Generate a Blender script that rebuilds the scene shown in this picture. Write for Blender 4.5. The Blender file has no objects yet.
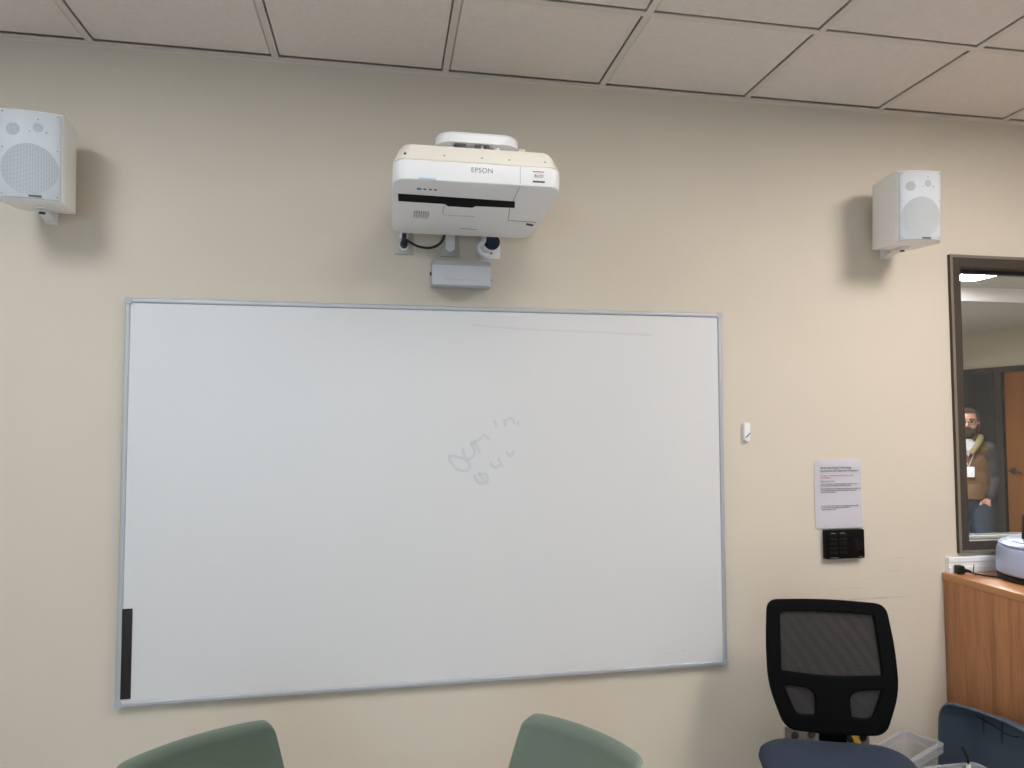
import bpy, bmesh, math, random
from mathutils import Vector, Matrix
random.seed(4)
PI = math.pi
C = bpy.context.scene.collection
sc = bpy.context.scene
R = math.radians

# ------------------------------------------------------------------ materials
def srgb(r, g, b):
    f = lambda c: (c/255/12.92) if c/255 <= .04045 else ((c/255+.055)/1.055)**2.4
    return (f(r), f(g), f(b), 1)

def mat(name, col, rough=.5, metal=0, var=.04, scale=8, bump=0, bscale=200, spec=.5, emit=None, estr=0, coat=0, stretch=None):
    m = bpy.data.materials.new(name); m.use_nodes = True
    nt = m.node_tree; N = nt.nodes; L = nt.links
    b = N['Principled BSDF']
    b.inputs['Roughness'].default_value = rough
    b.inputs['Metallic'].default_value = metal
    b.inputs['Specular IOR Level'].default_value = spec
    b.inputs['Coat Weight'].default_value = coat
    tc = N.new('ShaderNodeTexCoord'); mp = N.new('ShaderNodeMapping')
    L.new(tc.outputs['Object'], mp.inputs['Vector'])
    if stretch: mp.inputs['Scale'].default_value = stretch
    nz = N.new('ShaderNodeTexNoise'); nz.inputs['Scale'].default_value = scale; nz.inputs['Detail'].default_value = 4
    L.new(mp.outputs['Vector'], nz.inputs['Vector'])
    cr = N.new('ShaderNodeValToRGB')
    cr.color_ramp.elements[0].position = .3; cr.color_ramp.elements[1].position = .7
    cr.color_ramp.elements[0].color = tuple(c*(1-var) for c in col[:3])+(1,)
    cr.color_ramp.elements[1].color = tuple(min(1, c*(1+var)) for c in col[:3])+(1,)
    L.new(nz.outputs['Fac'], cr.inputs['Fac'])
    L.new(cr.outputs['Color'], b.inputs['Base Color'])
    if bump:
        n2 = N.new('ShaderNodeTexNoise'); n2.inputs['Scale'].default_value = bscale; n2.inputs['Detail'].default_value = 3
        L.new(mp.outputs['Vector'], n2.inputs['Vector'])
        bp = N.new('ShaderNodeBump'); bp.inputs['Strength'].default_value = bump; bp.inputs['Distance'].default_value = .002
        L.new(n2.outputs['Fac'], bp.inputs['Height']); L.new(bp.outputs['Normal'], b.inputs['Normal'])
    if emit:
        b.inputs['Emission Color'].default_value = emit; b.inputs['Emission Strength'].default_value = estr
    return m

def see_through(name, col, rough, alpha, spec=.5, wave=False):
    m = mat(name, col, rough, 0, .03, 10, spec=spec)
    nt = m.node_tree; N = nt.nodes; L = nt.links
    b = N['Principled BSDF']; out = N['Material Output']
    tr = N.new('ShaderNodeBsdfTransparent'); mx = N.new('ShaderNodeMixShader')
    mx.inputs[0].default_value = alpha
    L.new(tr.outputs[0], mx.inputs[1]); L.new(b.outputs[0], mx.inputs[2]); L.new(mx.outputs[0], out.inputs['Surface'])
    if wave:   # woven mesh: fine columns of holes with long diagonal folds
        tc = N.new('ShaderNodeTexCoord'); mp = N.new('ShaderNodeMapping')
        mp.inputs['Rotation'].default_value = (0, R(35), 0)
        w = N.new('ShaderNodeTexWave'); w.inputs['Scale'].default_value = 9; w.inputs['Distortion'].default_value = 3
        w.inputs['Detail'].default_value = 2; w.bands_direction = 'X'
        L.new(tc.outputs['Object'], mp.inputs['Vector']); L.new(mp.outputs['Vector'], w.inputs['Vector'])
        mr = N.new('ShaderNodeMapRange'); mr.inputs['To Min'].default_value = alpha-.04; mr.inputs['To Max'].default_value = alpha+.03
        L.new(w.outputs['Fac'], mr.inputs['Value']); L.new(mr.outputs[0], mx.inputs[0])
    return m

M = {}
M['wall'] = mat('wall_paint', srgb(213, 203, 189), .75, var=.012, scale=3, bump=.08, bscale=160, spec=.25)
# grey rub marks on the paint under the control panel
def add_scuffs(m):
    nt = m.node_tree; N = nt.nodes; L = nt.links; b = N['Principled BSDF']
    src = b.inputs['Base Color'].links[0].from_socket
    tc = N.new('ShaderNodeTexCoord')
    cur = src
    marks = [(2.94, 3.33, .823, .0055, .50, 3), (2.93, 3.15, .868, .004, .28, 7), (3.1, 3.22, .905, .004, .2, 11), (3.17, 3.29, .93, .005, .22, 17), (3.22, 3.3, .98, .006, .15, 23)]
    sx = N.new('ShaderNodeSeparateXYZ'); L.new(tc.outputs['Object'], sx.inputs[0])
    def mth(op, a, bb=None, clamp=False):
        n = N.new('ShaderNodeMath'); n.operation = op; n.use_clamp = clamp
        for i, v in enumerate((a, bb)):
            if v is None: continue
            if isinstance(v, (int, float)): n.inputs[i].default_value = v
            else: L.new(v, n.inputs[i])
        return n.outputs[0]
    for x0, x1, z, w, s, seed in marks:
        mp = N.new('ShaderNodeMapping'); mp.inputs['Scale'].default_value = (9, 1, 170); mp.inputs['Location'].default_value = (seed, 0, seed)
        L.new(tc.outputs['Object'], mp.inputs['Vector'])
        nz = N.new('ShaderNodeTexNoise'); nz.inputs['Scale'].default_value = 1.5; L.new(mp.outputs['Vector'], nz.inputs['Vector'])
        dx = mth('ABSOLUTE', mth('SUBTRACT', sx.outputs['X'], (x0+x1)/2))
        fx = mth('SUBTRACT', 1, mth('DIVIDE', dx, (x1-x0)/2), True)
        dz = mth('ABSOLUTE', mth('SUBTRACT', sx.outputs['Z'], z))
        fz = mth('SUBTRACT', 1, mth('DIVIDE', dz, w), True)
        n = mth('MULTIPLY', mth('SUBTRACT', nz.outputs['Fac'], .35), 3.2, True)
        f = mth('MULTIPLY', mth('MULTIPLY', mth('POWER', fx, .5), fz), mth('MULTIPLY', n, s))
        mx = N.new('ShaderNodeMixRGB'); L.new(f, mx.inputs[0]); L.new(cur, mx.inputs[1]); mx.inputs[2].default_value = srgb(95, 88, 88)
        cur = mx.outputs[0]
    L.new(cur, b.inputs['Base Color'])
M['wall_front'] = mat('wall_paint_scuffed', srgb(213, 203, 189), .75, var=.012, scale=3, bump=.08, bscale=160, spec=.25)
add_scuffs(M['wall_front'])
M['tile'] = mat('ceiling_tile', srgb(232, 225, 220), .9, var=.03, scale=60, bump=.25, bscale=400, spec=.1)
M['grid'] = mat('ceiling_grid', srgb(222, 214, 206), .5, var=.01)
M['gap'] = mat('tile_gap', srgb(70, 66, 62), .9)
M['carpet'] = mat('carpet', srgb(182, 178, 174), .95, var=.2, scale=120, bump=.5, bscale=300)
M['board'] = mat('whiteboard_enamel', srgb(218, 218, 221), .36, var=.006, scale=2, spec=.5)
M['alu'] = mat('satin_aluminium', srgb(184, 187, 194), .5, .35, var=.02)
M['corner'] = mat('grey_plastic_corner', srgb(178, 180, 184), .45)
M['black'] = mat('black_plastic', srgb(17, 16, 18), .4)
M['strip'] = mat('magnet_strip', srgb(30, 22, 22), .6)
M['white'] = mat('white_plastic', srgb(240, 240, 243), .35, var=.01)
M['cream'] = mat('cream_plastic', srgb(240, 234, 224), .4, var=.01)
M['under'] = mat('pale_grey_plastic', srgb(214, 213, 213), .5, var=.015)
M['grille'] = mat('white_metal_grille', srgb(194, 199, 206), .55, var=.02, scale=30)
M['hole'] = mat('cone_behind_grille', srgb(176, 180, 184), .6, var=.05, scale=120)
M['spk'] = mat('white_cabinet', srgb(243, 242, 244), .4, var=.01)
M['darkgrey'] = mat('dark_grey_metal', srgb(70, 70, 72), .45, .5)
M['greytxt'] = mat('grey_print', srgb(140, 140, 142), .5)
M['darktxt'] = mat('dark_print', srgb(70, 72, 76), .5)
M['redtxt'] = mat('red_print', srgb(196, 92, 92), .6)
M['blue_led'] = mat('blue_mark', srgb(70, 120, 190), .4)
M['sensorblue'] = mat('pale_blue_window', srgb(186, 206, 228), .3)
M['steel'] = mat('brushed_steel', srgb(186, 176, 168), .5, .4, var=.05, scale=20, stretch=(1, 1, 12))
M['box'] = mat('grey_box_metal', srgb(186, 188, 194), .42, .25, var=.02)
M['cable'] = mat('black_cable', srgb(18, 18, 20), .45)
M['ventgrey'] = mat('vent_grey', srgb(182, 182, 184), .5)
M['bluecable'] = mat('blue_cable', srgb(30, 52, 92), .45)
M['paper'] = mat('paper', srgb(240, 238, 246), .8, var=.01)
M['panel'] = mat('black_glass_panel', srgb(7, 7, 8), .45, spec=.15, var=.02)
M['panelkey'] = mat('panel_key', srgb(20, 20, 22), .5, spec=.2)
M['green'] = mat('sage_green_plastic', srgb(172, 186, 176), .4, var=.02, scale=5)  # green shifted slightly bluish to carry the cool reflected sheen
M['chrome'] = mat('chrome_leg', srgb(190, 190, 190), .2, 1)
M['frame_black'] = mat('black_nylon', srgb(4, 4, 6), .65, spec=.1)
M['seatblue'] = mat('blue_weave', srgb(38, 50, 70), .9, var=.18, scale=140, bump=.5, bscale=420)
M['mesh'] = see_through('black_mesh_fabric', srgb(40, 38, 40), .8, .84, wave=True)
M['tub'] = mat('slate_blue_plastic', srgb(74, 88, 106), .42, var=.04, scale=6, bump=.1, bscale=90)
M['tubdark'] = mat('slate_blue_rib', srgb(46, 54, 66), .5)
M['clear'] = see_through('clear_plastic', srgb(196, 200, 212), .15, .2, spec=1)
M['clearrim'] = see_through('clear_plastic_rim', srgb(200, 202, 208), .25, .42, spec=.8)
M['bronze'] = mat('taupe_frame_metal', srgb(66, 58, 51), .5, .1, var=.02)
M['taupe'] = mat('taupe_edge', srgb(122, 113, 101), .5)
M['darkframe'] = mat('dark_bronze_frame', srgb(52, 50, 52), .5, .2)
M['sill'] = mat('pale_stop', srgb(190, 186, 184), .5)
M['silver'] = mat('silver_blue_sheen', srgb(182, 196, 230), .28, .35, var=.02)  # blue of the reflected sheen is mixed into the silver base colour
M['yellow'] = mat('yellow_tape', srgb(196, 158, 50), .5)
M['greyplate'] = mat('grey_outlet_plate', srgb(120, 116, 112), .5, .3)
M['skin'] = mat('skin', srgb(196, 150, 130), .55, var=.04, scale=20)
M['hair'] = mat('brown_hair', srgb(62, 44, 36), .8, var=.2, scale=60)
M['beard'] = mat('dark_beard', srgb(54, 40, 36), .85, var=.2, scale=80)
M['leather'] = mat('dark_sleeve', srgb(46, 47, 52), .6, var=.1, scale=20, bump=.3, bscale=40)
M['tan'] = mat('brown_jacket', srgb(104, 76, 54), .85, var=.08, scale=15, bump=.3, bscale=50)
M['khaki'] = mat('khaki_lining', srgb(134, 120, 88), .85, var=.08)
M['shirt'] = mat('grey_shirt', srgb(170, 172, 178), .8)
M['jeans'] = mat('dark_jeans', srgb(46, 58, 76), .9, var=.12, scale=40)
M['shoe'] = mat('brown_shoe', srgb(48, 38, 32), .6)
M['badge'] = mat('badge_card', srgb(215, 218, 226), .4)
M['hallpaint'] = mat('hall_paint', srgb(196, 186, 172), .8, var=.01)
M['halltile'] = mat('hall_ceiling', srgb(182, 178, 174), .9, var=.02)
M['ghost'] = see_through('marker_ghost', srgb(150, 192, 220), .6, .11)
M['ghostred'] = see_through('red_marker_ghost', srgb(230, 160, 160), .6, .08)
M['penwhite'] = mat('pen_white', srgb(220, 222, 210), .4)
M['pengreen'] = mat('pen_green', srgb(90, 130, 70), .4)
M['daylight'] = mat('troffer_diffuser', srgb(240, 240, 240), .6, emit=(1, .945, .885, 1), estr=28)
M['daylight_mid'] = mat('troffer_diffuser_mid', srgb(240, 240, 240), .6, emit=(1, .95, .90, 1), estr=7)
M['daylight_back'] = mat('troffer_diffuser_dim', srgb(240, 240, 240), .6, emit=(1, .95, .88, 1), estr=2)
M['daylight_left'] = mat('troffer_diffuser_cool', srgb(240, 240, 240), .6, emit=(.94, .98, 1, 1), estr=16)
M['halllight'] = mat('hall_light', srgb(240, 240, 240), .6, emit=(1, .97, .92, 1), estr=90)
M['halllight_added'] = mat('hall_light_added', srgb(240, 240, 240), .6, emit=(1, .97, .92, 1), estr=60)  # for the unseen panel added to lift the corridor

def wood(name, c1, c2, c3, rough=.42, sc=(14, 14, .9)):
    m = bpy.data.materials.new(name); m.use_nodes = True
    nt = m.node_tree; N = nt.nodes; L = nt.links; b = N['Principled BSDF']
    tc = N.new('ShaderNodeTexCoord'); mp = N.new('ShaderNodeMapping'); mp.inputs['Scale'].default_value = sc
    L.new(tc.outputs['Object'], mp.inputs['Vector'])
    n1 = N.new('ShaderNodeTexNoise'); n1.inputs['Scale'].default_value = 1.6; n1.inputs['Detail'].default_value = 6; n1.inputs['Distortion'].default_value = .4
    L.new(mp.outputs['Vector'], n1.inputs['Vector'])
    mp2 = N.new('ShaderNodeMapping'); mp2.inputs['Scale'].default_value = tuple(s*7 if s > 2 else s*5 for s in sc); L.new(tc.outputs['Object'], mp2.inputs['Vector'])
    n2 = N.new('ShaderNodeTexNoise'); n2.inputs['Scale'].default_value = 2; n2.inputs['Detail'].default_value = 4; L.new(mp2.outputs['Vector'], n2.inputs['Vector'])
    ad = N.new('ShaderNodeMixRGB'); ad.inputs[0].default_value = .4
    L.new(n1.outputs['Fac'], ad.inputs[1]); L.new(n2.outputs['Fac'], ad.inputs[2])
    cr = N.new('ShaderNodeValToRGB'); e = cr.color_ramp.elements
    e[0].position = .34; e[0].color = c1; e[1].position = .68; e[1].color = c3
    q = e.new(.5); q.color = c2
    L.new(ad.outputs[0], cr.inputs['Fac']); L.new(cr.outputs['Color'], b.inputs['Base Color'])
    b.inputs['Roughness'].default_value = rough
    return m
M['oak'] = wood('oak_laminate', srgb(148, 96, 62), srgb(172, 116, 76), srgb(188, 134, 92))
M['oaktop'] = wood('oak_laminate_top', srgb(172, 116, 74), srgb(190, 132, 88), srgb(202, 146, 100), .3, (10, .9, 10))
M['doorwood'] = wood('door_veneer', srgb(122, 76, 40), srgb(138, 88, 48), srgb(150, 98, 56), .4, (8, 8, .7))

gm = bpy.data.materials.new('window_glass'); gm.use_nodes = True
N = gm.node_tree.nodes; L = gm.node_tree.links
for n in list(N): N.remove(n)
o_ = N.new('ShaderNodeOutputMaterial'); t_ = N.new('ShaderNodeBsdfTransparent'); g_ = N.new('ShaderNodeBsdfGlossy'); x_ = N.new('ShaderNodeMixShader'); f_ = N.new('ShaderNodeLayerWeight'); p_ = N.new('ShaderNodeMath'); p_.operation = 'MULTIPLY_ADD'; p_.inputs[1].default_value = .12; p_.inputs[2].default_value = .02
g_.inputs['Roughness'].default_value = .02; f_.inputs['Blend'].default_value = .3; L.new(f_.outputs['Facing'], p_.inputs[0])
t_.inputs['Color'].default_value = (.80, .82, .82, 1)
L.new(p_.outputs[0], x_.inputs[0]); L.new(t_.outputs[0], x_.inputs[1]); L.new(g_.outputs[0], x_.inputs[2]); L.new(x_.outputs[0], o_.inputs[0])
M['glass'] = gm

# ------------------------------------------------------------------ object helpers
def wm(o):
    m = o.matrix_basis.copy()
    while o.parent: o = o.parent; m = o.matrix_basis @ m
    return m
def thing(name, label, cat, loc=(0, 0, 0), rotz=0, group=None):
    o = bpy.data.objects.new(name, None); C.objects.link(o); o.empty_display_size = .05
    o.location = loc; o.rotation_euler = (0, 0, rotz); o['label'] = label; o['category'] = cat
    if group: o['group'] = group
    return o
def link(name, bm, m, parent=None, world=False, smooth=35, label=None):
    me = bpy.data.meshes.new(name)
    if isinstance(bm, bpy.types.Mesh): me = bm
    else:
        bmesh.ops.recalc_face_normals(bm, faces=bm.faces[:])
        bm.to_mesh(me); bm.free()
    if world and parent: me.transform(wm(parent).inverted())
    for p in me.polygons: p.use_smooth = True
    me.set_sharp_from_angle(angle=R(smooth))
    me.materials.clear(); me.materials.append(m)
    o = bpy.data.objects.new(name, me); C.objects.link(o)
    if parent: o.parent = parent
    if label: o['label'] = label
    return o
def obj(name, bm, m, parent=None, **k): return link(name, bm, m, parent, world=True, **k)   # world coordinates
def lob(name, bm, m, parent=None, **k): return link(name, bm, m, parent, world=False, **k)  # coordinates of the parent
def islands(name, bm, m, parent, world=True, **k):   # every loose piece becomes a part of its own
    me = bpy.data.meshes.new('i'); bm.to_mesh(me); bm.free(); n = len(me.vertices); lab = list(range(n))
    def find(a):
        while lab[a] != a: lab[a] = lab[lab[a]]; a = lab[a]
        return a
    for e in me.edges: a, b = find(e.vertices[0]), find(e.vertices[1]); lab[a] = b
    roots = {}
    for i in range(n): roots.setdefault(find(i), set()).add(i)
    for r, keep in roots.items():
        b = bmesh.new(); b.from_mesh(me); b.verts.ensure_lookup_table()
        bmesh.ops.delete(b, geom=[v for v in b.verts if v.index not in keep], context='VERTS')
        (obj if world else lob)(name, b, m, parent, **k)
def tag(o, label, cat, group=None):
    o['label'] = label; o['category'] = cat
    if group: o['group'] = group
    return o
def struct(name, bm, m, parent=None, **k):
    o = link(name, bm, m, parent, world=True, **k)
    if not parent: o['kind'] = 'structure'
    return o
def copy_tree(o, parent=None):
    c = o.copy(); C.objects.link(c)
    if parent: c.parent = parent
    for ch in [x for x in list(bpy.data.objects) if x.parent == o and x is not c]: copy_tree(ch, c)
    return c

def B(): return bmesh.new()
def box(bm, x0, x1, y0, y1, z0, z1, bev=0, seg=2):
    r = bmesh.ops.create_cube(bm, size=1)
    vs = r['verts']
    for v in vs:
        v.co = Vector(((x0+x1)/2+v.co.x*(x1-x0), (y0+y1)/2+v.co.y*(y1-y0), (z0+z1)/2+v.co.z*(z1-z0)))
    if bev:
        es = list({e for v in vs for e in v.link_edges})
        bmesh.ops.bevel(bm, geom=es, offset=bev, segments=seg, affect='EDGES', profile=.5)
    return bm
def cyl(bm, p0, p1, r0, r1=None, n=20, cap=True):
    p0 = Vector(p0); p1 = Vector(p1); d = p1-p0; r1 = r0 if r1 is None else r1
    mt = Matrix.Translation((p0+p1)/2) @ d.to_track_quat('Z', 'Y').to_matrix().to_4x4()
    bmesh.ops.create_cone(bm, cap_ends=cap, segments=n, radius1=r0, radius2=r1, depth=d.length, matrix=mt)
    return bm
def ball(bm, c, r, s=(1, 1, 1), rot=None, u=20, v=12):
    mt = Matrix.Translation(c) @ (rot.to_4x4() if rot else Matrix.Identity(4)) @ Matrix.Diagonal((r*s[0], r*s[1], r*s[2], 1))
    bmesh.ops.create_uvsphere(bm, u_segments=u, v_segments=v, radius=1, matrix=mt); return bm
def cap(bm, p0, p1, r0, r1):
    cyl(bm, p0, p1, r0, r1, 16); ball(bm, p0, r0, u=16, v=10); ball(bm, p1, r1, u=16, v=10)
def smoothpts(pts, k=6):
    P = [Vector(p) for p in pts]; out = []
    for i in range(len(P)-1):
        a = P[max(i-1, 0)]; b = P[i]; c = P[i+1]; d = P[min(i+2, len(P)-1)]
        for j in range(k):
            t = j/k
            out.append(.5*((2*b)+(-a+c)*t+(2*a-5*b+4*c-d)*t*t+(-a+3*b-3*c+d)*t**3))
    out.append(P[-1]); return out
def tube(bm, pts, r, n=10, smooth=True, flat=1):
    P = smoothpts(pts) if smooth and len(pts) > 2 else [Vector(p) for p in pts]
    rings = []; up = Vector((0, 0, 1))
    for i, p in enumerate(P):
        d = (P[min(i+1, len(P)-1)]-P[max(i-1, 0)]).normalized()
        a = d.cross(up)
        if a.length < 1e-3: a = d.cross(Vector((1, 0, 0)))
        a.normalize(); b = d.cross(a).normalized()
        rings.append([bm.verts.new(p+a*r*math.cos(2*PI*k/n)+b*r*flat*math.sin(2*PI*k/n)) for k in range(n)])
    for i in range(len(rings)-1):
        for k in range(n):
            bm.faces.new((rings[i][k], rings[i][(k+1) % n], rings[i+1][(k+1) % n], rings[i+1][k]))
    bm.faces.new(rings[0]); bm.faces.new(rings[-1][::-1]); return bm
def loft(bm, rings, capa=True, capb=True):
    R_ = [[bm.verts.new(p) for p in r] for r in rings]; n = len(R_[0])
    for i in range(len(R_)-1):
        for k in range(n): bm.faces.new((R_[i][k], R_[i][(k+1) % n], R_[i+1][(k+1) % n], R_[i+1][k]))
    if capa: bm.faces.new(R_[0][::-1])
    if capb: bm.faces.new(R_[-1])
    return bm
def rrect(x0, x1, y0, y1, r, n=6):
    pts = []
    for cx, cy, a0 in ((x1-r, y1-r, 0), (x0+r, y1-r, 90), (x0+r, y0+r, 180), (x1-r, y0+r, 270)):
        for k in range(n+1):
            a = R(a0+90*k/n); pts.append((cx+r*math.cos(a), cy+r*math.sin(a)))
    return pts
def prism(bm, poly, f0, f1):
    """poly of 2D points; f0/f1 map a 2D point to 3D for either end"""
    a = [bm.verts.new(f0(p)) for p in poly]; b = [bm.verts.new(f1(p)) for p in poly]; n = len(poly)
    bm.faces.new(a); bm.faces.new(b[::-1])
    for k in range(n): bm.faces.new((a[k], b[k], b[(k+1) % n], a[(k+1) % n]))
    return bm
def lathe(bm, prof, c, n=48):
    rings = [[(c[0]+r*math.cos(2*PI*k/n), c[1]+r*math.sin(2*PI*k/n), c[2]+z) for k in range(n)] for r, z in prof]
    return loft(bm, rings)
def roundpoly(pts, r, n=5):
    """rounds the corners of a polygon (r a number or list)"""
    out = []; P = [Vector(p) for p in pts]; m = len(P)
    for i in range(m):
        ri = r[i] if isinstance(r, (list, tuple)) else r
        a = P[i-1]; b = P[i]; c = P[(i+1) % m]
        u = (a-b); v = (c-b); ri = min(ri, u.length*.48, v.length*.48); u.normalize(); v.normalize()
        p0 = b+u*ri; p1 = b+v*ri
        for k in range(n+1):
            t = k/n; out.append(tuple((1-t)**2*p0+2*t*(1-t)*b+t*t*p1))
    return out
def curve_mesh(splines, depth, bev):
    """filled flat outline with holes, thickened; local plane XY, thickness along Z"""
    cu = bpy.data.curves.new('c', 'CURVE'); cu.dimensions = '2D'; cu.fill_mode = 'BOTH'
    cu.extrude = depth; cu.bevel_depth = bev; cu.bevel_resolution = 2
    for s in splines:
        sp = cu.splines.new('POLY'); sp.points.add(len(s)-1); sp.use_cyclic_u = True
        for p, q in zip(sp.points, s): p.co = (q[0], q[1], 0, 1)
    o = bpy.data.objects.new('c', cu); C.objects.link(o)
    dg = bpy.context.evaluated_depsgraph_get()
    me = bpy.data.meshes.new_from_object(o.evaluated_get(dg))
    bpy.data.objects.remove(o); bpy.data.curves.remove(cu); return me
def text_mesh(s, size, depth=.0004, align='LEFT', space=1.0):
    cu = bpy.data.curves.new('t', 'FONT'); cu.body = s; cu.size = size; cu.extrude = depth; cu.align_x = align; cu.space_character = space
    o = bpy.data.objects.new('t', cu); C.objects.link(o)
    dg = bpy.context.evaluated_depsgraph_get()
    me = bpy.data.meshes.new_from_object(o.evaluated_get(dg))
    bpy.data.objects.remove(o); bpy.data.curves.remove(cu); return me
def join_meshes(items):
    bm = B()
    for me, mt in items: me = me.copy(); me.transform(mt); bm.from_mesh(me)
    return bm
def facing(loc, rz=0, tilt=0):   # XY plane stood up to face -Y
    return Matrix.Translation(loc) @ Matrix.Rotation(rz, 4, 'Z') @ Matrix.Rotation(PI/2+tilt, 4, 'X')
def remesh(bm, vox, smooth=4, it=.5):
    me = bpy.data.meshes.new('r'); bm.to_mesh(me); bm.free()
    o = bpy.data.objects.new('r', me); C.objects.link(o)
    m = o.modifiers.new('r', 'REMESH'); m.mode = 'VOXEL'; m.voxel_size = vox
    if smooth: s = o.modifiers.new('s', 'SMOOTH'); s.factor = it; s.iterations = smooth
    dg = bpy.context.evaluated_depsgraph_get()
    r = bpy.data.meshes.new_from_object(o.evaluated_get(dg)); bpy.data.objects.remove(o); return r

# ------------------------------------------------------------------ room
H = 2.853; XL = -2.6; XR = 5.6; YB = -6.2; T = .12
wx0, wx1, wz0, wz1 = 3.545, 5.2, .991, 2.253       # interior window, outer edge of its frame
bm = B()
box(bm, XL-.12, wx0, 0, T, 0, H+.3); box(bm, wx1, XR+.12, 0, T, 0, H+.3)
box(bm, wx0, wx1, 0, T, 0, wz0); box(bm, wx0, wx1, 0, T, wz1, H+.3)
struct('wall_front', bm, M['wall_front'])
struct('floor', box(B(), XL-.12, XR+.12, YB-.12, 0, -.1, 0), M['carpet'])
struct('wall_right', box(B(), XR, XR+.12, YB, 0, 0, H+.3), M['wall'])
bm = B()
for a in ((XL, -2.0, 0, H+.3), (1.6, XR, 0, H+.3), (-2.0, 1.6, 0, .9), (-2.0, 1.6, 2.3, H+.3)): box(bm, a[0], a[1], YB-.12, YB, a[2], a[3])
struct('wall_back', bm, M['wall'])
bm = B()
box(bm, XL-.12, XL, YB-.12, 0, 0, H+.3)
struct('wall_left', bm, M['wall'])
bm = B()
for x in (-2.0, -.8, .4, 1.54): box(bm, x, x+.06, YB-.1, YB-.02, .9, 2.3)
box(bm, -2.0, 1.6, YB-.1, YB-.02, .9, .96); box(bm, -2.0, 1.6, YB-.1, YB-.02, 2.24, 2.3)
w2 = struct('window_2', bm, M['bronze'])
# baseboards
for nm, a in (('baseboard_front', (XL, 2.6, -.012, 0)), ('baseboard_left', (XL, XL+.012, YB, -.012))):
    struct(nm, box(B(), a[0], a[1], a[2], a[3], 0, .1, .003), M['darkframe'])
# ceiling: lay-in tiles over a T grid
G = .6096; gx = .1774; gy0 = .508
xs = [gx+i*G for i in range(-5, 10)]; ys = [-gy0-k*G for k in range(0, 10)]
lights = [(-1, 2), (2, 2), (5, 2), (-1, 6), (2, 6), (5, 6)]       # cells: column, row (2 x 4 ft, long side from the window wall)
lightcells = {(i, k+d) for i, k in lights for d in (0, 1)}
bt = B(); bg = B()
colx = [XL]+[x for x in xs if XL < x < XR]+[XR]
rowy = [0]+[y for y in ys if y > YB]+[YB]
for i in range(len(colx)-1):
    for k in range(len(rowy)-1):
        ci = round((colx[i]-gx)/G) if i else -99
        if (ci, k) in lightcells: continue
        x0, x1, y1, y0 = colx[i]+.013, colx[i+1]-.013, rowy[k]-.013, rowy[k+1]+.013
        if i == 0: x0 = XL+.03
        if k == 0: y1 = -.027
        box(bt, x0+.002, x1-.002, y0+.002, y1-.002, H+.005, H+.02, .003, 1)
        if not any(c[0] == ci for c in lightcells) or True: pass
struct('ceiling', box(bt, XL-.12, XR+.12, YB-.12, T, H+.07, H+.10), M['tile'])
for x in colx[1:-1]:
    yy = [0, YB]
    box(bg, x-.012, x+.012, YB, -.0, H, H+.004); box(bg, x-.0012, x+.0012, YB, 0, H+.003, H+.03)
for k, y in enumerate(rowy[1:-1]):
    for i in range(len(colx)-1):
        ci = round((colx[i]-gx)/G) if i else -99
        if any(ci == c[0] and k == c[1] for c in [(a, b) for a, b in lights]): continue   # crosspiece inside a 2x4 fixture
        box(bg, colx[i]+.0118, colx[i+1]-.0118, y-.012, y+.012, H, H+.004); box(bg, colx[i], colx[i+1], y-.0012, y+.0012, H+.003, H+.03)
struct('trim_1', bg, M['grid'])
bm = B(); box(bm, XL, XR, -.024, 0, H-.001, H+.002); box(bm, XL, XR, -.002, 0, H-.006, H+.0)
struct('trim_2', bm, M['grid'])
# troffers
for n, (i, k) in enumerate(lights):
    x0 = gx+i*G; y1 = -gy0-(k-1)*G; cx = x0+G/2; cy = y1-G
    t = thing('ceiling_light', 'recessed ceiling light panel %s, %s' % (('on the left', 'in the middle', 'on the right')[n % 3], ('nearer the whiteboard wall', 'far back in the room')[n//3]), 'light', (cx, cy, H))
    f = B()
    for a in ((x0+.014, x0+.035, y1-2*G+.014, y1-.014), (x0+G-.035, x0+G-.014, y1-2*G+.014, y1-.014), (x0+.035, x0+G-.035, y1-.035, y1-.014), (x0+.035, x0+G-.035, y1-2*G+.014, y1-2*G+.035)):
        box(f, *a, H+.001, H+.065)
    obj('frame', f, M['white'], t)
    obj('diffuser', box(B(), x0+.035, x0+G-.035, y1-2*G+.035, y1-.035, H+.022, H+.027), M['daylight_back' if k > 4 else 'daylight_left' if i < 0 else 'daylight_mid' if i < 4 else 'daylight'], t)

# ------------------------------------------------------------------ interior window (window_1)
def frame_bm(x0, x1, z0, z1, w, y0, y1, bev=.003):
    bm = B()
    outer = [(x0, z0), (x1, z0), (x1, z1), (x0, z1)]; inner = [(x0+w, z0+w), (x1-w, z0+w), (x1-w, z1-w), (x0+w, z1-w)]
    def ring(pts, y): return [bm.verts.new((p[0], y, p[1])) for p in pts]
    of, ob, inf, inb = ring(outer, y0), ring(outer, y1), ring(inner, y0), ring(inner, y1)
    for k in range(4):
        j = (k+1) % 4
        bm.faces.new((of[k], of[j], inf[j], inf[k])); bm.faces.new((ob[k], ob[j], inb[j], inb[k]))
        bm.faces.new((of[k], of[j], ob[j], ob[k])); bm.faces.new((inf[k], inf[j], inb[j], inb[k]))
    return bm
w1 = struct('window_1', frame_bm(wx0, wx1, wz0, wz1, .049, -.014, T+.014), M['bronze'])
obj('frame_edge', frame_bm(wx0+.0, wx1-.0, wz0, wz1, .012, -.016, -.0139), M['taupe'], w1)
bm = frame_bm(wx0+.05, wx1-.05, wz0+.05, wz1-.05, .014, .045, .075, .001)
obj('window_stop', bm, M['darkframe'], w1)
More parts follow.
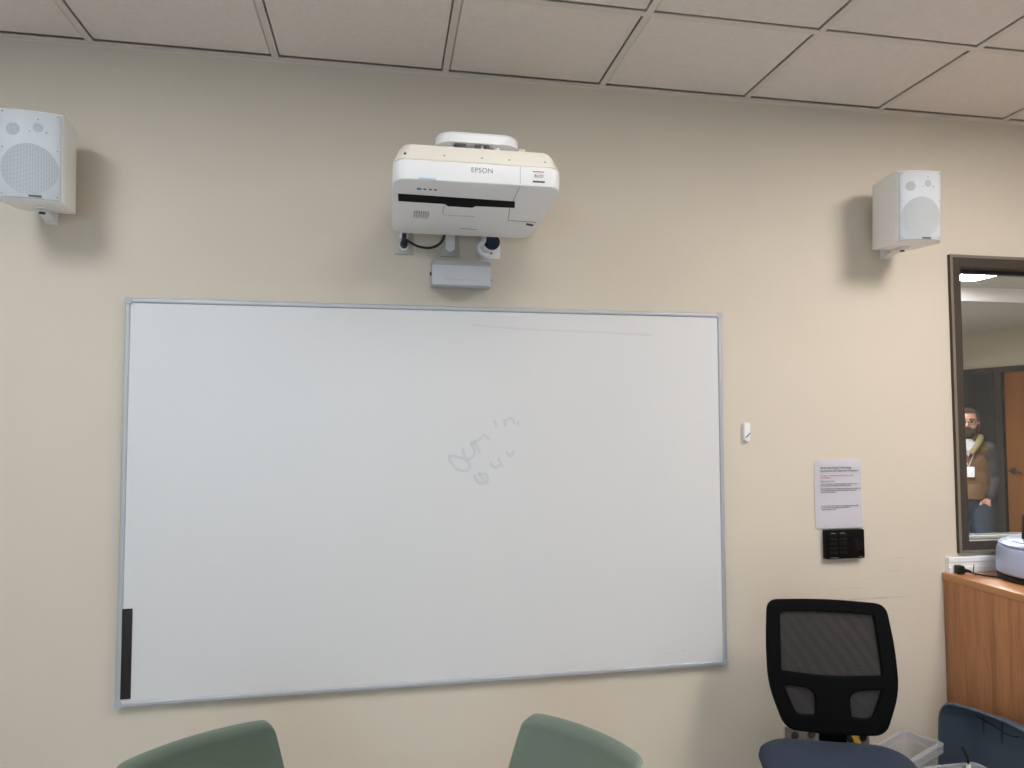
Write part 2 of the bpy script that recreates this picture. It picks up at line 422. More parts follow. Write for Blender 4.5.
obj('window_sill', box(B(), wx0+.052, wx1-.052, .030, .052, wz0+.049, wz0+.062, .002), M['sill'], w1, label='pale stop along the bottom of the glass')
obj('pane', box(B(), wx0+.055, wx1-.055, .056, .062, wz0+.055, wz1-.055), M['glass'], w1)

# ------------------------------------------------------------------ corridor beyond the window
HX = 7.42
struct('wall_hall_right', box(B(), HX, HX+.12, .12, 7, 2.075, 3.0), M['hallpaint'])
bm = B(); box(bm, HX, HX+.12, .12, 2.55, 0, 2.075); box(bm, HX, HX+.12, 4.9, 7, 0, 2.075)
struct('wall_hall_side', bm, M['hallpaint'])
struct('wall_hall_left', box(B(), .6, .72, T, 7, 0, 3.0), M['hallpaint'])
struct('wall_hall_back', box(B(), .6, HX+.12, 7, 7.12, 0, 3.0), M['hallpaint'])
bm = B(); box(bm, XR+.12, HX+.12, 0, T, 0, 3.0)
struct('wall_hall_front', bm, M['hallpaint'])
struct('floor_hall', box(B(), .6, HX+.4, T, 7.12, -.1, 0), M['carpet'])
struct('ceiling_hall', box(B(), .6, HX+.12, T, 2.06, 2.56, 2.8), M['halltile'])
struct('ceiling_hall_low', box(B(), .6, HX, 2.06, 7, 2.462, 2.50), M['halltile'])
struct('trim_3', box(B(), .6, HX, 2.045, 2.06, 2.455, 2.74), M['white'])
# storefront: dark frame with glass, and the wood door
bm = B()
box(bm, HX-.03, HX+.09, 2.55, 4.9, 2.02, 2.075); box(bm, HX-.03, HX+.09, 3.655, 3.715, 0, 2.02); box(bm, HX-.03, HX+.09, 3.555, 3.60, 0, 2.02)
box(bm, HX-.02, HX+.08, 3.60, 3.655, 0, 2.02)
box(bm, HX-.03, HX+.09, 4.84, 4.9, 0, 2.02); box(bm, HX-.03, HX+.09, 3.715, 4.84, 0, .1); box(bm, HX-.03, HX+.09, 3.715, 4.84, .26, .31)
box(bm, HX-.03, HX+.09, 2.55, 2.6, 0, 2.02)
tr = struct('trim_4', bm, M['darkframe'])
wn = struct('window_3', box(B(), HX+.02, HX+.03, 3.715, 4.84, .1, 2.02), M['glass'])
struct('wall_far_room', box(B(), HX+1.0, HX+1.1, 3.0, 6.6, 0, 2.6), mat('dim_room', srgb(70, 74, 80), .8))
dr = struct('door_1', box(B(), HX+.0, HX+.045, 2.605, 3.55, .005, 2.015, .003), M['doorwood'])
bm = B(); cyl(bm, (HX, 3.47, 1.02), (HX-.012, 3.47, 1.02), .032, n=20); cyl(bm, (HX-.01, 3.47, 1.02), (HX-.055, 3.47, 1.02), .01, n=12)
tube(bm, [(HX-.05, 3.475, 1.02), (HX-.052, 3.40, 1.02), (HX-.045, 3.345, 1.015)], .009)
obj('door_handle', bm, M['darkgrey'], dr)
t = thing('hall_ceiling_light', 'bright ceiling light panel seen through the top of the window', 'light', (4.9, 1.6, 2.56))
obj('frame', box(B(), 4.0, 5.40, 1.40, 1.80, 2.545, 2.562, .004), M['white'], t)
obj('diffuser', box(B(), 4.04, 5.36, 1.44, 1.74, 2.540, 2.546), M['halllight'], t)

t = thing('hall_ceiling_light', 'added light panel, unseen, deeper in the corridor, left of the person', 'light', (4.2, 3.5, 2.46))  # added out of view to brighten the corridor walls
obj('frame', box(B(), 3.5, 4.9, 3.2, 3.8, 2.448, 2.463, .004), M['white'], t)
obj('diffuser', box(B(), 3.54, 4.86, 3.24, 3.76, 2.442, 2.449), M['halllight_added'], t)

# ------------------------------------------------------------------ whiteboard
bx0, bx1, bz0, bz1 = .3094, 2.4924, .6042, 1.9733
wb = thing('whiteboard', 'large wide whiteboard in a thin aluminium frame on the beige wall', 'whiteboard', ((bx0+bx1)/2, 0, bz0))
obj('writing_surface', box(B(), bx0+.008, bx1-.008, -.018, -.002, bz0+.008, bz1-.008), M['board'], wb)
def fr(a0, a1, horizontal, side):
    bm = B(); w = .021
    prof = roundpoly([(0, 0), (w, 0), (w, .012), (w-.005, .024), (.003, .024), (0, .016)], .003, 3)
    for z in range(1):
        if horizontal:
            zz = (lambda q: bz0+q) if side < 0 else (lambda q: bz1-q)
            prism(bm, prof, lambda p: (a0, -p[1], zz(p[0])), lambda p: (a1, -p[1], zz(p[0])))
        else:
            xx = (lambda q: bx0+q) if side < 0 else (lambda q: bx1-q)
            prism(bm, prof, lambda p: (xx(p[0]), -p[1], a0), lambda p: (xx(p[0]), -p[1], a1))
    return bm
for hz, sd in ((1, -1), (1, 1), (0, -1), (0, 1)):
    a = (bx0+.018, bx1-.018) if hz else (bz0+.018, bz1-.018)
    obj('frame_rail', fr(a[0], a[1], hz, sd), M['alu'], wb)
for x in (bx0, bx1):
    for z in (bz0, bz1):
        sx = 1 if x == bx0 else -1; sz = 1 if z == bz0 else -1
        bm = B(); q = rrect(-.001, .0225, -.001, .0225, .008)
        prism(bm, q, lambda p: (x+sx*p[0], 0, z+sz*p[1]), lambda p: (x+sx*p[0], -.0265, z+sz*p[1]))
        obj('corner_cap', bm, M['corner'], wb)
gh = {'O': [(1.413, 1.426), (1.42, 1.4), (1.442, 1.375), (1.475, 1.367), (1.49, 1.385), (1.475, 1.407), (1.442, 1.418), (1.417, 1.422)],
 'u': [(1.461, 1.451), (1.475, 1.414), (1.497, 1.414), (1.508, 1.436), (1.494, 1.476)], 't': [(1.505, 1.48), (1.527, 1.432)], 't2': [(1.49, 1.458), (1.538, 1.49)],
 't3': [(1.538, 1.501), (1.564, 1.479)], 'i': [(1.579, 1.553), (1.59, 1.527)], 'n': [(1.617, 1.556), (1.624, 1.527)], 'n2': [(1.624, 1.549), (1.643, 1.56), (1.658, 1.538)],
 'n3': [(1.666, 1.549), (1.677, 1.534)], 'B': [(1.505, 1.352), (1.523, 1.322), (1.553, 1.325), (1.549, 1.351), (1.52, 1.355)], 'b2': [(1.523, 1.359), (1.542, 1.329)],
 'c': [(1.564, 1.395), (1.583, 1.376), (1.601, 1.387)], 'd': [(1.594, 1.413), (1.613, 1.379)], 'e': [(1.624, 1.434), (1.643, 1.419), (1.654, 1.441)]}
def strokes(lines, w, y=-.0181):
    bm = B()
    for pts in lines:
        P = smoothpts([(a, 0, b) for a, b in pts], 5) if len(pts) > 2 else [Vector((a, 0, b)) for a, b in pts]
        v0 = []; v1 = []
        for i, p in enumerate(P):
            d = (P[min(i+1, len(P)-1)]-P[max(i-1, 0)]).normalized(); n = Vector((-d.z, 0, d.x))*w/2
            v0.append(bm.verts.new((p.x+n.x, y, p.z+n.z))); v1.append(bm.verts.new((p.x-n.x, y, p.z-n.z)))
        for i in range(len(P)-1): bm.faces.new((v0[i], v0[i+1], v1[i+1], v1[i]))
    return bm
islands('erased_writing', strokes(gh.values(), .011), M['ghost'], wb, label='faint pale blue traces of erased handwriting')
obj('erased_line', strokes([[(1.50, 1.905), (1.7, 1.893), (1.95, 1.888), (2.2, 1.88)]], .008), M['ghostred'], wb, label='faint red trace of an erased line')
islands('erased_mark', strokes([[(2.24, .668), (2.26, .66), (2.275, .672)], [(2.3, .668), (2.325, .675)]], .006), M['ghost'], wb, label='faint mark at the lower right')
tag(obj('magnetic_strip', box(B(), .326, .357, -.0225, -.0185, .632, .927, .001), M['strip']), 'thin black magnetic strip standing at the lower left edge of the whiteboard', 'strip')

# ------------------------------------------------------------------ projector
PX0, PX1, PF, PB = 1.200, 1.708, -.552, -.085
zu = lambda y: 2.256-.078*(y+.55)
pj = thing('projector', 'white ultra short throw projector mounted on the wall above the whiteboard', 'projector', (1.447, -.1, 2.2))
def pring(ins, zf, r=.045):
    return [(p[0], p[1], zf(p[1])) for p in rrect(PX0+ins, PX1-ins, PF+ins, PB-ins*.3, max(r-ins*.4, .012), 8)]
low = B()
loft(low, [pring(.03, lambda y: zu(y)), pring(.004, lambda y: zu(y)), pring(.0012, lambda y: zu(y)+.0012), pring(0, lambda y: zu(y)+.004), pring(.0, lambda y: 2.3125), pring(.003, lambda y: 2.3145)])
obj('body', low, M['white'], pj)
top = B()
loft(top, [pring(.004, lambda y: 2.3145), pring(.001, lambda y: 2.3185), pring(.004, lambda y: 2.324), pring(.018, lambda y: 2.357), pring(.028, lambda y: 2.371), pring(.06, lambda y: 2.375)])
tc_ = obj('top_cover', top, M['cream'], pj, label='cream sloping top cover')
sb = B()
for x in (1.235, 1.35, 1.462, 1.545, 1.655): cyl(sb, (x, PF+.016, 2.338), (x, PF+.009, 2.333), .0035, n=10)
islands('screw', sb, M['darkgrey'], tc_)
def up(x, y, dz=0): return (x, y, zu(y)+dz)
def uplate(bm, poly, d0, d1): return prism(bm, poly, lambda p: up(p[0], p[1], d0), lambda p: up(p[0], p[1], d1))
sl = uplate(B(), [(1.217, -.44), (1.584, -.427), (1.592, -.379), (1.466, -.377), (1.455, -.362), (1.376, -.364), (1.366, -.381), (1.219, -.385)], -.0022, .003)
obj('lens_slot', sl, mat('slot_black', srgb(8, 8, 9), .7, spec=.1), pj)
rc = B()
tube(rc, [up(1.366, -.375, -.0005), up(1.366, -.305, -.0005), up(1.376, -.287, -.0005), up(1.39, -.283, -.0005), up(1.475, -.281, -.0005)], .0022, 6)
obj('lens_recess_edge', rc, M['under'], pj)
vt = B()
for k in range(7): box(vt, 1.272+k*.0075, 1.2755+k*.0075, -.305, -.245, zu(-.275)-.0042, zu(-.275)+.004)
islands('vent_slot', vt, M['ventgrey'], pj)
for nm, pts in (('panel_seam', [up(1.577, -.545, .001), up(1.577, -.375, -.0002), up(1.591, -.262, -.0002), up(1.69, -.255, -.0002)]),):
    obj(nm, tube(B(), pts, .0013, 6, smooth=False), M['greytxt'], pj)
obj('latch', uplate(B(), [(1.66, -.243), (1.686, -.232), (1.686, -.217), (1.66, -.227)], -.0015, .002), M['darkgrey'], pj)
for x, m_ in ((1.279, 'blue_led'), (1.296, 'darktxt'), (1.313, 'darktxt'), (1.328, 'darktxt')):
    bm = cyl(B(), up(x, -.485, -.0015), up(x, -.485, .004), .0045 if m_ != 'blue_led' else .0075, n=14)
    obj('button', bm, M[m_], pj)
obj('sensor', box(B(), 1.275, 1.325, PF-.001, PF+.005, 2.2585, 2.263, .0005), M['sensorblue'], pj, label='small pale blue sensor strip')
me = text_mesh('EPSON', .021, space=1.05); me.transform(facing((1.428, PF-.0008, 2.2875), 0)); obj('logo', me, M['greytxt'], pj)
obj('print', box(B(), 1.615, 1.650, PF-.001, PF+.001, 2.300, 2.3025), M['redtxt'], pj)
me = text_mesh('3LCD', .012); me.transform(facing((1.619, PF-.0008, 2.284))); obj('print', me, M['darktxt'], pj)
obj('print', box(B(), 1.615, 1.652, PF-.001, PF+.001, 2.268, 2.273), M['darktxt'], pj)
obj('underside_print', uplate(B(), [(1.436, -.162), (1.497, -.160), (1.497, -.156), (1.436, -.158)], -.0006, .002), M['greytxt'], pj)
obj('panel_edge', tube(B(), [(1.577, PF-.0002, 2.313), (1.577, PF-.0002, 2.262)], .0007, 6), M['greytxt'], pj)
# wall mount over the projector
mt_ = thing('projector_mount', 'white rounded wall arm cover above the projector', 'mount', (1.46, 0, 2.4))
hd = B(); P_ = lambda ins, z: [(p[0], p[1], z) for p in rrect(1.331+ins, 1.590-ins, -.49+ins, -.20-ins, .05-ins*.5, 8)]
loft(hd, [P_(.006, 2.398), P_(0, 2.402), P_(0, 2.427), P_(.006, 2.435), P_(.02, 2.438)])
obj('arm_cover', hd, M['white'], mt_)
ar = B(); box(ar, 1.40, 1.53, -.25, -.02, 2.385, 2.425, .008); box(ar, 1.37, 1.56, -.022, 0, 2.30, 2.50, .004)
obj('wall_arm', ar, M['white'], mt_)
pl = B(); box(pl, 1.35, 1.605, -.485, -.22, 2.3755, 2.383, .002); box(pl, 1.590, 1.612, -.46, -.40, 2.3755, 2.405, .003)
for x, y in ((1.38, -.46), (1.47, -.47), (1.52, -.47), (1.42, -.25), (1.55, -.25)): cyl(pl, (x, y, 2.376), (x, y, 2.397), .009, n=12)
obj('adjustment_plate', pl, M['cream'], mt_)
bm = B()
for x0, x1 in ((1.385, 1.42), (1.45, 1.468), (1.478, 1.492)): box(bm, x0, x1, -.487, -.47, 2.383, 2.398, .001)
islands('adjustment_screw', bm, M['darkgrey'], mt_)

# wall plates below the projector
def plate(name, label, x0, x1, z0, z1, m, face):
    t = thing(name, label, 'wall plate', ((x0+x1)/2, 0, z0))
    obj('cover_plate', box(B(), x0, x1, -.007, 0, z0, z1, .002), m, t); face(t); return t
def f1(t):
    bm = B()
    for z in (2.193, 2.232): cyl(bm, (1.247, -.006, z), (1.247, -.010, z), .017, n=24)
    islands('socket', bm, M['white'], t)
plate('wall_outlet', 'steel power outlet plate with a black plug, under the projector left', 1.213, 1.281, 2.162, 2.277, M['steel'], f1)
def f2(t):
    obj('insert', box(B(), 1.40, 1.434, -.011, -.004, 2.185, 2.26, .003), M['white'], t)
    obj('knob', cyl(B(), (1.417, -.01, 2.187), (1.417, -.018, 2.187), .012, n=20), M['white'], t)
plate('wall_plate', 'steel wall plate with a white insert, under the projector middle', 1.382, 1.451, 2.160, 2.275, M['steel'], f2)
def f3(t):
    obj('cable_hole', cyl(B(), (1.574, -.006, 2.222), (1.574, -.0085, 2.222), .031, n=28), M['black'], t)
    obj('grommet_flap', tube(B(), [(1.530, -.02, 2.262), (1.541, -.02, 2.235), (1.538, -.03, 2.215), (1.522, -.034, 2.197), (1.524, -.034, 2.178), (1.540, -.026, 2.168), (1.556, -.012, 2.176)], .010, 12), M['white'], t)
    obj('screw', cyl(B(), (1.572, -.006, 2.178), (1.572, -.009, 2.178), .0035, n=12), M['darkgrey'], t)
plate('cable_plate', 'white wall plate with a round dark cable hole, under the projector right', 1.532, 1.606, 2.158, 2.275, M['white'], f3)
cb = thing('power_cable', 'black power plug and cable looping under the projector', 'cable', (1.247, -.01, 2.2))
obj('plug', cyl(cyl(B(), (1.247, -.010, 2.197), (1.247, -.036, 2.197), .015, .012, 16), (1.247, -.03, 2.20), (1.247, -.034, 2.235), .01, .007, 12), M['cable'], cb)
obj('cord', tube(B(), [(1.245, -.036, 2.215), (1.262, -.05, 2.2), (1.30, -.05, 2.182), (1.345, -.05, 2.18), (1.38, -.055, 2.2), (1.395, -.07, 2.235)], .0045), M['cable'], cb)
obj('ferrite', tube(B(), [(1.232, -.03, 2.245), (1.262, -.03, 2.24)], .009), M['steel'], cb)
bc = B()
for k in range(4): tube(bc, [(1.565+k*.007, -.008, 2.206+k*.004), (1.56+k*.006, -.03, 2.225), (1.545+k*.008, -.07, 2.245)], .0042, 8)
dc = thing('data_cable_bundle', 'bundle of dark blue data cables entering the round cable hole', 'cables', (1.57, -.02, 2.21)); islands('data_cable', bc, M['bluecable'], dc)

# grey control box under the projector
gb = thing('control_box', 'small grey metal box on the wall between projector and whiteboard', 'box', (1.45, 0, 2.03))
g0, g1, gz0, gz1, gf = 1.345, 1.556, 2.033, 2.128, -.10
bm = B(); prism(bm, roundpoly([(-.012, gz0+.006), (gf+.008, gz0), (gf, gz0+.004), (gf-.002, gz1-.018), (gf+.02, gz1), (-.012, gz1)], .003, 3), lambda p: (g0, p[0], p[1]), lambda p: (g1, p[0], p[1]))
obj('housing', bm, M['box'], gb, smooth=15)
bm = B(); box(bm, g0+.002, g1+.010, -.014, 0, gz0+.01, gz1-.02, .002); box(bm, g1, g1+.010, -.075, -.03, gz0+.03, gz0+.065, .002)
obj('bracket', bm, M['alu'], gb)
bm = box(B(), 1.395, 1.505, gf-.0024, gf, gz0+.022, gz0+.029, .001); obj('print', bm, M['ventgrey'], gb)
me = bm = cyl(B(), (g0+.001, -.055, gz0+.05), (g0-.006, -.055, gz0+.05), .007, n=14); obj('knob', bm, M['darkgrey'], gb)
obj('slot', box(B(), g0+.004, g1-.004, gf-.0028, gf, gz1-.0205, gz1-.0185), M['greytxt'], gb)

# ------------------------------------------------------------------ speakers
def speaker(label, cx, cz, yaw, pitch, cy):
    t = thing('wall_speaker', label, 'speaker', (cx, 0, cz)); t['group'] = 'white wall speakers'
    S = Matrix.Translation((0, cy, 0)) @ Matrix.Rotation(yaw, 4, 'Z') @ Matrix.Rotation(pitch, 4, 'X')
    hw, hh, dp = .086, .136, .205       # local: front face toward -y at y=0, back at +dp
    def front(x): return -.014*(1-(x/hw)**2)
    def outline(ins, y, tap=0, crv=True):
        n = 12; w = hw-ins-tap; h = hh-ins-tap*.4; pts = []
        r = .012
        xsn = [-w+2*w*k/n for k in range(n+1)]
        return [(x, y+(front(x) if crv else 0), -h) for x in xsn]+[(x, y+(front(x) if crv else 0), h) for x in xsn[::-1]]
    def strip_cap(bm, ring):
        vs = [bm.verts.new(p) for p in ring]; m = len(vs)
        for k in range(m//2-1): bm.faces.new((vs[k], vs[k+1], vs[m-2-k], vs[m-1-k]))
        bmesh.ops.remove_doubles(bm, verts=bm.verts[:], dist=1e-6); return bm
    bm = loft(B(), [outline(.006, 0), outline(.0, .006), outline(-.001, .02), outline(-.001, .05, .000), outline(0, dp*.8, .006, False), outline(.001, dp*.95, .012, False), outline(.004, dp, .018, False)], False, True)
    bmesh.ops.transform(bm, matrix=S, verts=bm.verts[:]); body = lob('cabinet', bm, M['spk'], t, smooth=50)
    g = strip_cap(loft(B(), [outline(.0055, .003), outline(.006, -.002), outline(.008, -.0035)], True, False), outline(.008, -.0035))
    bmesh.ops.transform(g, matrix=S, verts=g.verts[:]); gr = lob('grille', g, M['grille'], t, smooth=50)
    def disc(cx_, cz_, r, off, rings=3):
        bm = B(); n = 40; rr = []
        for q in range(rings+1):
            f = 1-q/(rings+1)*1
            rr.append([(cx_+r*f*math.cos(2*PI*k/n), front(cx_+r*f*math.cos(2*PI*k/n))-.0035-off, cz_+r*f*math.sin(2*PI*k/n)) for k in range(n)])
        loft(bm, rr, False, True); bmesh.ops.transform(bm, matrix=S, verts=bm.verts[:]); return bm
    lob('woofer', disc(0, -.042, .076, .0006, 8), M['hole_dots'], t)
    lob('tweeter', disc(-.043, .074, .0185, .0006), M['hole_dots'], t); lob('tweeter', disc(.023, .084, .0135, .0006), M['hole_dots'], t)
    bm = B()
    for k in range(3):
        a = R(90+120*k); ball(bm, S @ Vector((.023+.025*math.cos(a), front(.023)-.0035, .084+.025*math.sin(a))), .0022, u=8, v=6)
    for x in (-.072, .072):
        for z in (-.12, 0.02, .125): ball(bm, S @ Vector((x, front(x)-.0035, z)), .0022, u=8, v=6)
    islands('screw', bm, M['greytxt'], t, False)
    me = text_mesh('SOUNDTUBE', .0072, align='CENTER'); me.transform(S @ facing((.022, front(.022)-.0045, -.132))); 
    me2 = B(); box(me2, .0, .034, front(.0)-.0045, front(.03)-.002, -.126, -.120); bmesh.ops.transform(me2, matrix=S, verts=me2.verts[:])
    lob('badge', me2, M['darktxt'], t)
    # U bracket
    bm = B(); a = S @ Vector((0, .11, -hh-.002)); 
    box(bm, -.02, .02, -.028, .028, -.003, .003, .001)
    bmesh.ops.transform(bm, matrix=Matrix.Translation(a) @ Matrix.Rotation(yaw, 4, 'Z'), verts=bm.verts[:])
    cyl(bm, a+Vector((0, 0, 0)), a+Vector((0, 0, -.008)), .009, n=14)
    px_ = .05 if cx > 1 else -.05
    tube(bm, [(a.x, a.y-.02, a.z-.0075), (px_*.4, a.y+.03, a.z-.0075), (px_, -.006, a.z-.0075)], .017, 8, flat=.12)
    box(bm, px_-.02, px_+.02, -.006, 0, a.z-.011, .04, .002)
    lob('bracket', bm, M['spk'], t)
    bm = B(); ball(bm, (0, -.03, .03), .018, u=14, v=10); cyl(bm, (px_*.6, -.001, .03), (0, (S @ Vector((0, dp, .02))).y+.01, .03), .014, n=14)
    cyl(bm, a+Vector((0, 0, -.009)), a+Vector((0, 0, -.014)), .009, n=12)
    islands('bracket_joint', bm, M['black'], t, False)
    return t
# perforated look of the driver areas
hd_ = mat('driver_perforation', srgb(190, 193, 196), .6, var=.02)
nt = hd_.node_tree; N = nt.nodes; L = nt.links
tcx = N.new('ShaderNodeTexCoord'); mpx = N.new('ShaderNodeMapping'); mpx.inputs['Scale'].default_value = (1, 0, 1)
L.new(tcx.outputs['Object'], mpx.inputs['Vector'])
vr = N.new('ShaderNodeTexVoronoi'); vr.inputs['Scale'].default_value = 260; vr.inputs['Randomness'].default_value = 0
L.new(mpx.outputs['Vector'], vr.inputs['Vector'])
crx = N.new('ShaderNodeValToRGB'); crx.color_ramp.elements[0].position = .25; crx.color_ramp.elements[0].color = srgb(140, 143, 148); crx.color_ramp.elements[1].position = .5; crx.color_ramp.elements[1].color = srgb(192, 196, 201)
L.new(vr.outputs['Distance'], crx.inputs['Fac']); L.new(crx.outputs['Color'], N['Principled BSDF'].inputs['Base Color'])
M['hole_dots'] = hd_
speaker('white loudspeaker with round grille at the left end of the wall', .118, 2.358, R(8), R(4), -.262)
speaker('white loudspeaker with round grille above the window corner on the right', 3.190, 2.365, R(-8), R(3), -.262)

# ------------------------------------------------------------------ small things on the wall
bh = thing('wall_sensor', 'small white rounded plastic holder on the wall right of the whiteboard', 'sensor', (2.597, 0, 1.466))
bm = prism(B(), rrect(2.583, 2.609, 1.466, 1.54, .008), lambda p: (p[0], 0, p[1]), lambda p: (p[0], -.016, p[1]))
bmesh.ops.bevel(bm, geom=[e for e in bm.edges if abs(e.verts[0].co.y+.016) < 1e-5 and abs(e.verts[1].co.y+.016) < 1e-5], offset=.003, segments=2, affect='EDGES')
obj('case', bm, M['white'], bh)
obj('latch', tube(B(), [(2.589, -.018, 1.482), (2.606, -.018, 1.498)], .003, 8), M['greytxt'], bh)
obj('button', cyl(B(), (2.596, -.015, 1.521), (2.596, -.018, 1.521), .005, n=16), M['paper'], bh)

pp = thing('notice_sheet', 'white printed instruction sheet taped to the wall above the black panel', 'notice', (2.997, 0, 1.112))
bm = B(); n = 8
v = [[bm.verts.new((2.892+.212*i/n, -.0025-.003*math.sin(PI*i/n)-.002*(1-j/n), 1.112+.279*j/n)) for i in range(n+1)] for j in range(n+1)]
for j in range(n):
    for i in range(n): bm.faces.new((v[j][i], v[j][i+1], v[j+1][i+1], v[j+1][i]))
bmesh.ops.solidify(bm, geom=bm.faces[:], thickness=.0006)
obj('sheet', bm, M['paper'], pp)
ly = -.0085
def lines(items): return join_meshes([(text_mesh(s, sz, .0003), facing((2.917, ly, z))) for s, sz, z in items])
obj('heading', lines([('Room and Digital Technology', .0115, 1.352), ('Instructions and Report for Assistance', .0108, 1.340)]), M['darktxt'], pp, label='dark bold heading')
obj('notice_text', lines([('To report a problem please use the form or call us', .0072, 1.322), ('for assistance.', .0078, 1.313)]), M['redtxt'], pp, label='red line of text')
obj('notice_text', lines([('How to use the room:', .0068, 1.300), ('Turn on the projector using the wall panel and select a source', .0066, 1.288), ('then connect your laptop to the cable at the table.', .0066, 1.281),
  ('Press the input button to change what is shown on the display and', .0066, 1.269), ('use the volume dial to make the sound louder. Please press', .0066, 1.262), ('power off when finished.', .0066, 1.255),
  ('For more help and for guides to this equipment scan the code', .0066, 1.200), ('or contact the service desk in the main office for', .0066, 1.193), ('support with this room.', .0066, 1.186)]), M['darktxt'], pp, label='grey lines of small text')

cp = thing('touch_controller', 'black rectangular touch control panel on the wall under the notice', 'controller', (3.009, 0, .991))
bm = box(B(), 2.923, 3.095, -.026, 0, .992, 1.107, .004); obj('housing', bm, M['panel'], cp)
bm = B()
for c in range(2):
    for r_ in range(5): box(bm, 2.938+c*.044, 2.972+c*.044, -.0275, -.025, 1.012+r_*.018, 1.022+r_*.018, .001)
islands('key', bm, M['panelkey'], cp)
bm = B(); tube(bm, [(3.062+.022*math.cos(2*PI*k/24), -.0265, 1.048+.022*math.sin(2*PI*k/24)) for k in range(25)], .0018, 6, smooth=False); cyl(bm, (3.062, -.0255, 1.048), (3.062, -.029, 1.048), .014, n=24)
obj('dial', bm, M['panelkey'], cp)
bm = B(); box(bm, 2.94, 2.975, -.0272, -.025, .9965, .9985); box(bm, 3.068, 3.086, -.0272, -.025, .9975, .9995); box(bm, 2.945, 2.962, -.0272, -.025, 1.094, 1.096); box(bm, 2.985, 3.005, -.0272, -.025, 1.094, 1.096)
obj('print', bm, M['greytxt'], cp)

# outlets low on the wall behind the task chair
def lowplate(x0, x1, z0, z1, label, tape):
    t = thing('wall_outlet', label, 'wall outlet', ((x0+x1)/2, 0, z0))
    obj('cover_plate', box(B(), x0, x1, -.01, 0, z0, z1, .003), M['greyplate'], t)
    bm = B()
    n = 2
    for k in range(n):
        cx = x0+(x1-x0)*(k+.5)/n
        for z in (z1-.035, z1-.075): cyl(bm, (cx, -.009, z), (cx, -.013, z), .016, n=20)
    islands('socket', bm, M['darkgrey'] if not tape else M['black'], t)
    if tape:
        bm = B(); prism(bm, [(x0+.02, z1-.004), (x0+.045, z1-.004), (x0+.085, z1-.075), (x0+.06, z1-.075)], lambda p: (p[0], -.0135, p[1]), lambda p: (p[0], -.0145, p[1]))
        obj('tape', bm, M['yellow'], t)
lowplate(2.74, 2.885, .20, .345, 'grey double outlet plate on the wall behind the task chair, left', False)
lowplate(2.99, 3.105, .185, .315, 'outlet plate with yellow tape on the wall behind the task chair, right', True)

# ------------------------------------------------------------------ counter and cabinet
cx0 = 3.470
cab = thing('base_cabinet', 'oak laminate cabinet run under the interior window', 'cabinet', (4.5, -.3, 0))
obj('body', box(B(), cx0+.02, 5.58, -.60, -.002, .09, .884, .001), M['oak'], cab)
obj('side_panel', box(B(), cx0+.003, cx0+.02, -.605, -.002, 0, .884, .001), M['oak'], cab)
obj('toe_kick', box(B(), cx0+.02, 5.58, -.54, -.1, 0, .09), M['darkframe'], cab)
for k in range(4):
    x = cx0+.03+k*.52
    d = obj('door', box(B(), x, x+.51, -.622, -.602, .10, .875, .002), M['oak'], cab)
    obj('handle', tube(B(), [(x+.45, -.622, .70), (x+.45, -.65, .705), (x+.45, -.65, .80), (x+.45, -.622, .805)], .005), M['alu'], d)
tag(obj('worktop', box(B(), cx0-.002, 5.585, -.64, -.001, .885, .914, .002), M['oaktop']), 'oak laminate worktop on the cabinet run under the window', 'worktop')
bm = B(); prism(bm, [(0, .9145), (-.022, .9145), (-.022, .937), (-.018, .939), (-.018, .955), (-.021, .957), (-.021, .974), (-.018, .977), (0, .977)], lambda p: (3.487, p[0], p[1]), lambda p: (5.57, p[0], p[1]))
tag(obj('cable_raceway', bm, M['white'], smooth=20), 'white ridged cable raceway along the wall behind the worktop', 'raceway')

# slow cooker at the frame edge
kx, ky, kz = 3.762, -.225, .9145
ck = thing('multi_cooker', 'round silver electric cooker with a black base on the worktop', 'cooker', (kx, ky, kz))
obj('base', lathe(B(), [(.14, 0), (.172, .0), (.178, .006), (.178, .02), (.172, .024)], (kx, ky, kz)), M['black'], ck)
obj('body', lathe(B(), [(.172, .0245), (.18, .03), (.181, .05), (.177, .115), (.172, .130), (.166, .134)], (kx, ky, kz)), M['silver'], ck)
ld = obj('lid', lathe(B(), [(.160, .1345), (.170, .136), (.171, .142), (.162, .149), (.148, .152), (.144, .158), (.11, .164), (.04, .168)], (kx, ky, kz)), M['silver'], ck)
bm = B()
prism(bm, roundpoly([(-.05, 0), (.05, 0), (.042, .10), (-.042, .10)], .008, 3), lambda p: (kx-.07+p[0], ky-.012, kz+.165+p[1]), lambda p: (kx-.07+p[0], ky+.012, kz+.165+p[1]))
obj('lid_handle', bm, M['black'], ld)
obj('rim_handle', box(B(), kx-.035, kx+.035, ky-.205, ky-.17, kz+.08, kz+.10, .004), M['black'], ck)
bm = box(B(), 3.506, 3.533, -.052, -.024, .9148, .948, .003); bm = cyl(bm, (3.533, -.045, .93), (3.56, -.052, .924), .009, .005, 12); plug_bm = bm
obj('power_cord', tube(B(), [(3.555, -.05, .922), (3.57, -.08, .9178), (3.60, -.13, .9178), (3.64, -.20, .9178), (3.66, -.26, .9178), (3.66, -.40, .9178)], .0032), M['cable'], ck)
pg_ = obj('plug', plug_bm, M['cable'], [o for o in C.objects if o.parent == ck and o.name.startswith('power_cord')][0])
tag(obj('cable_tie', tube(B(), [(3.547, -.088, .9185), (3.565, -.06, .925), (3.597, -.03, .945)], .0022, 8), M['darkgrey']), 'small dark twist tie sticking up beside the plug on the worktop', 'cable tie')

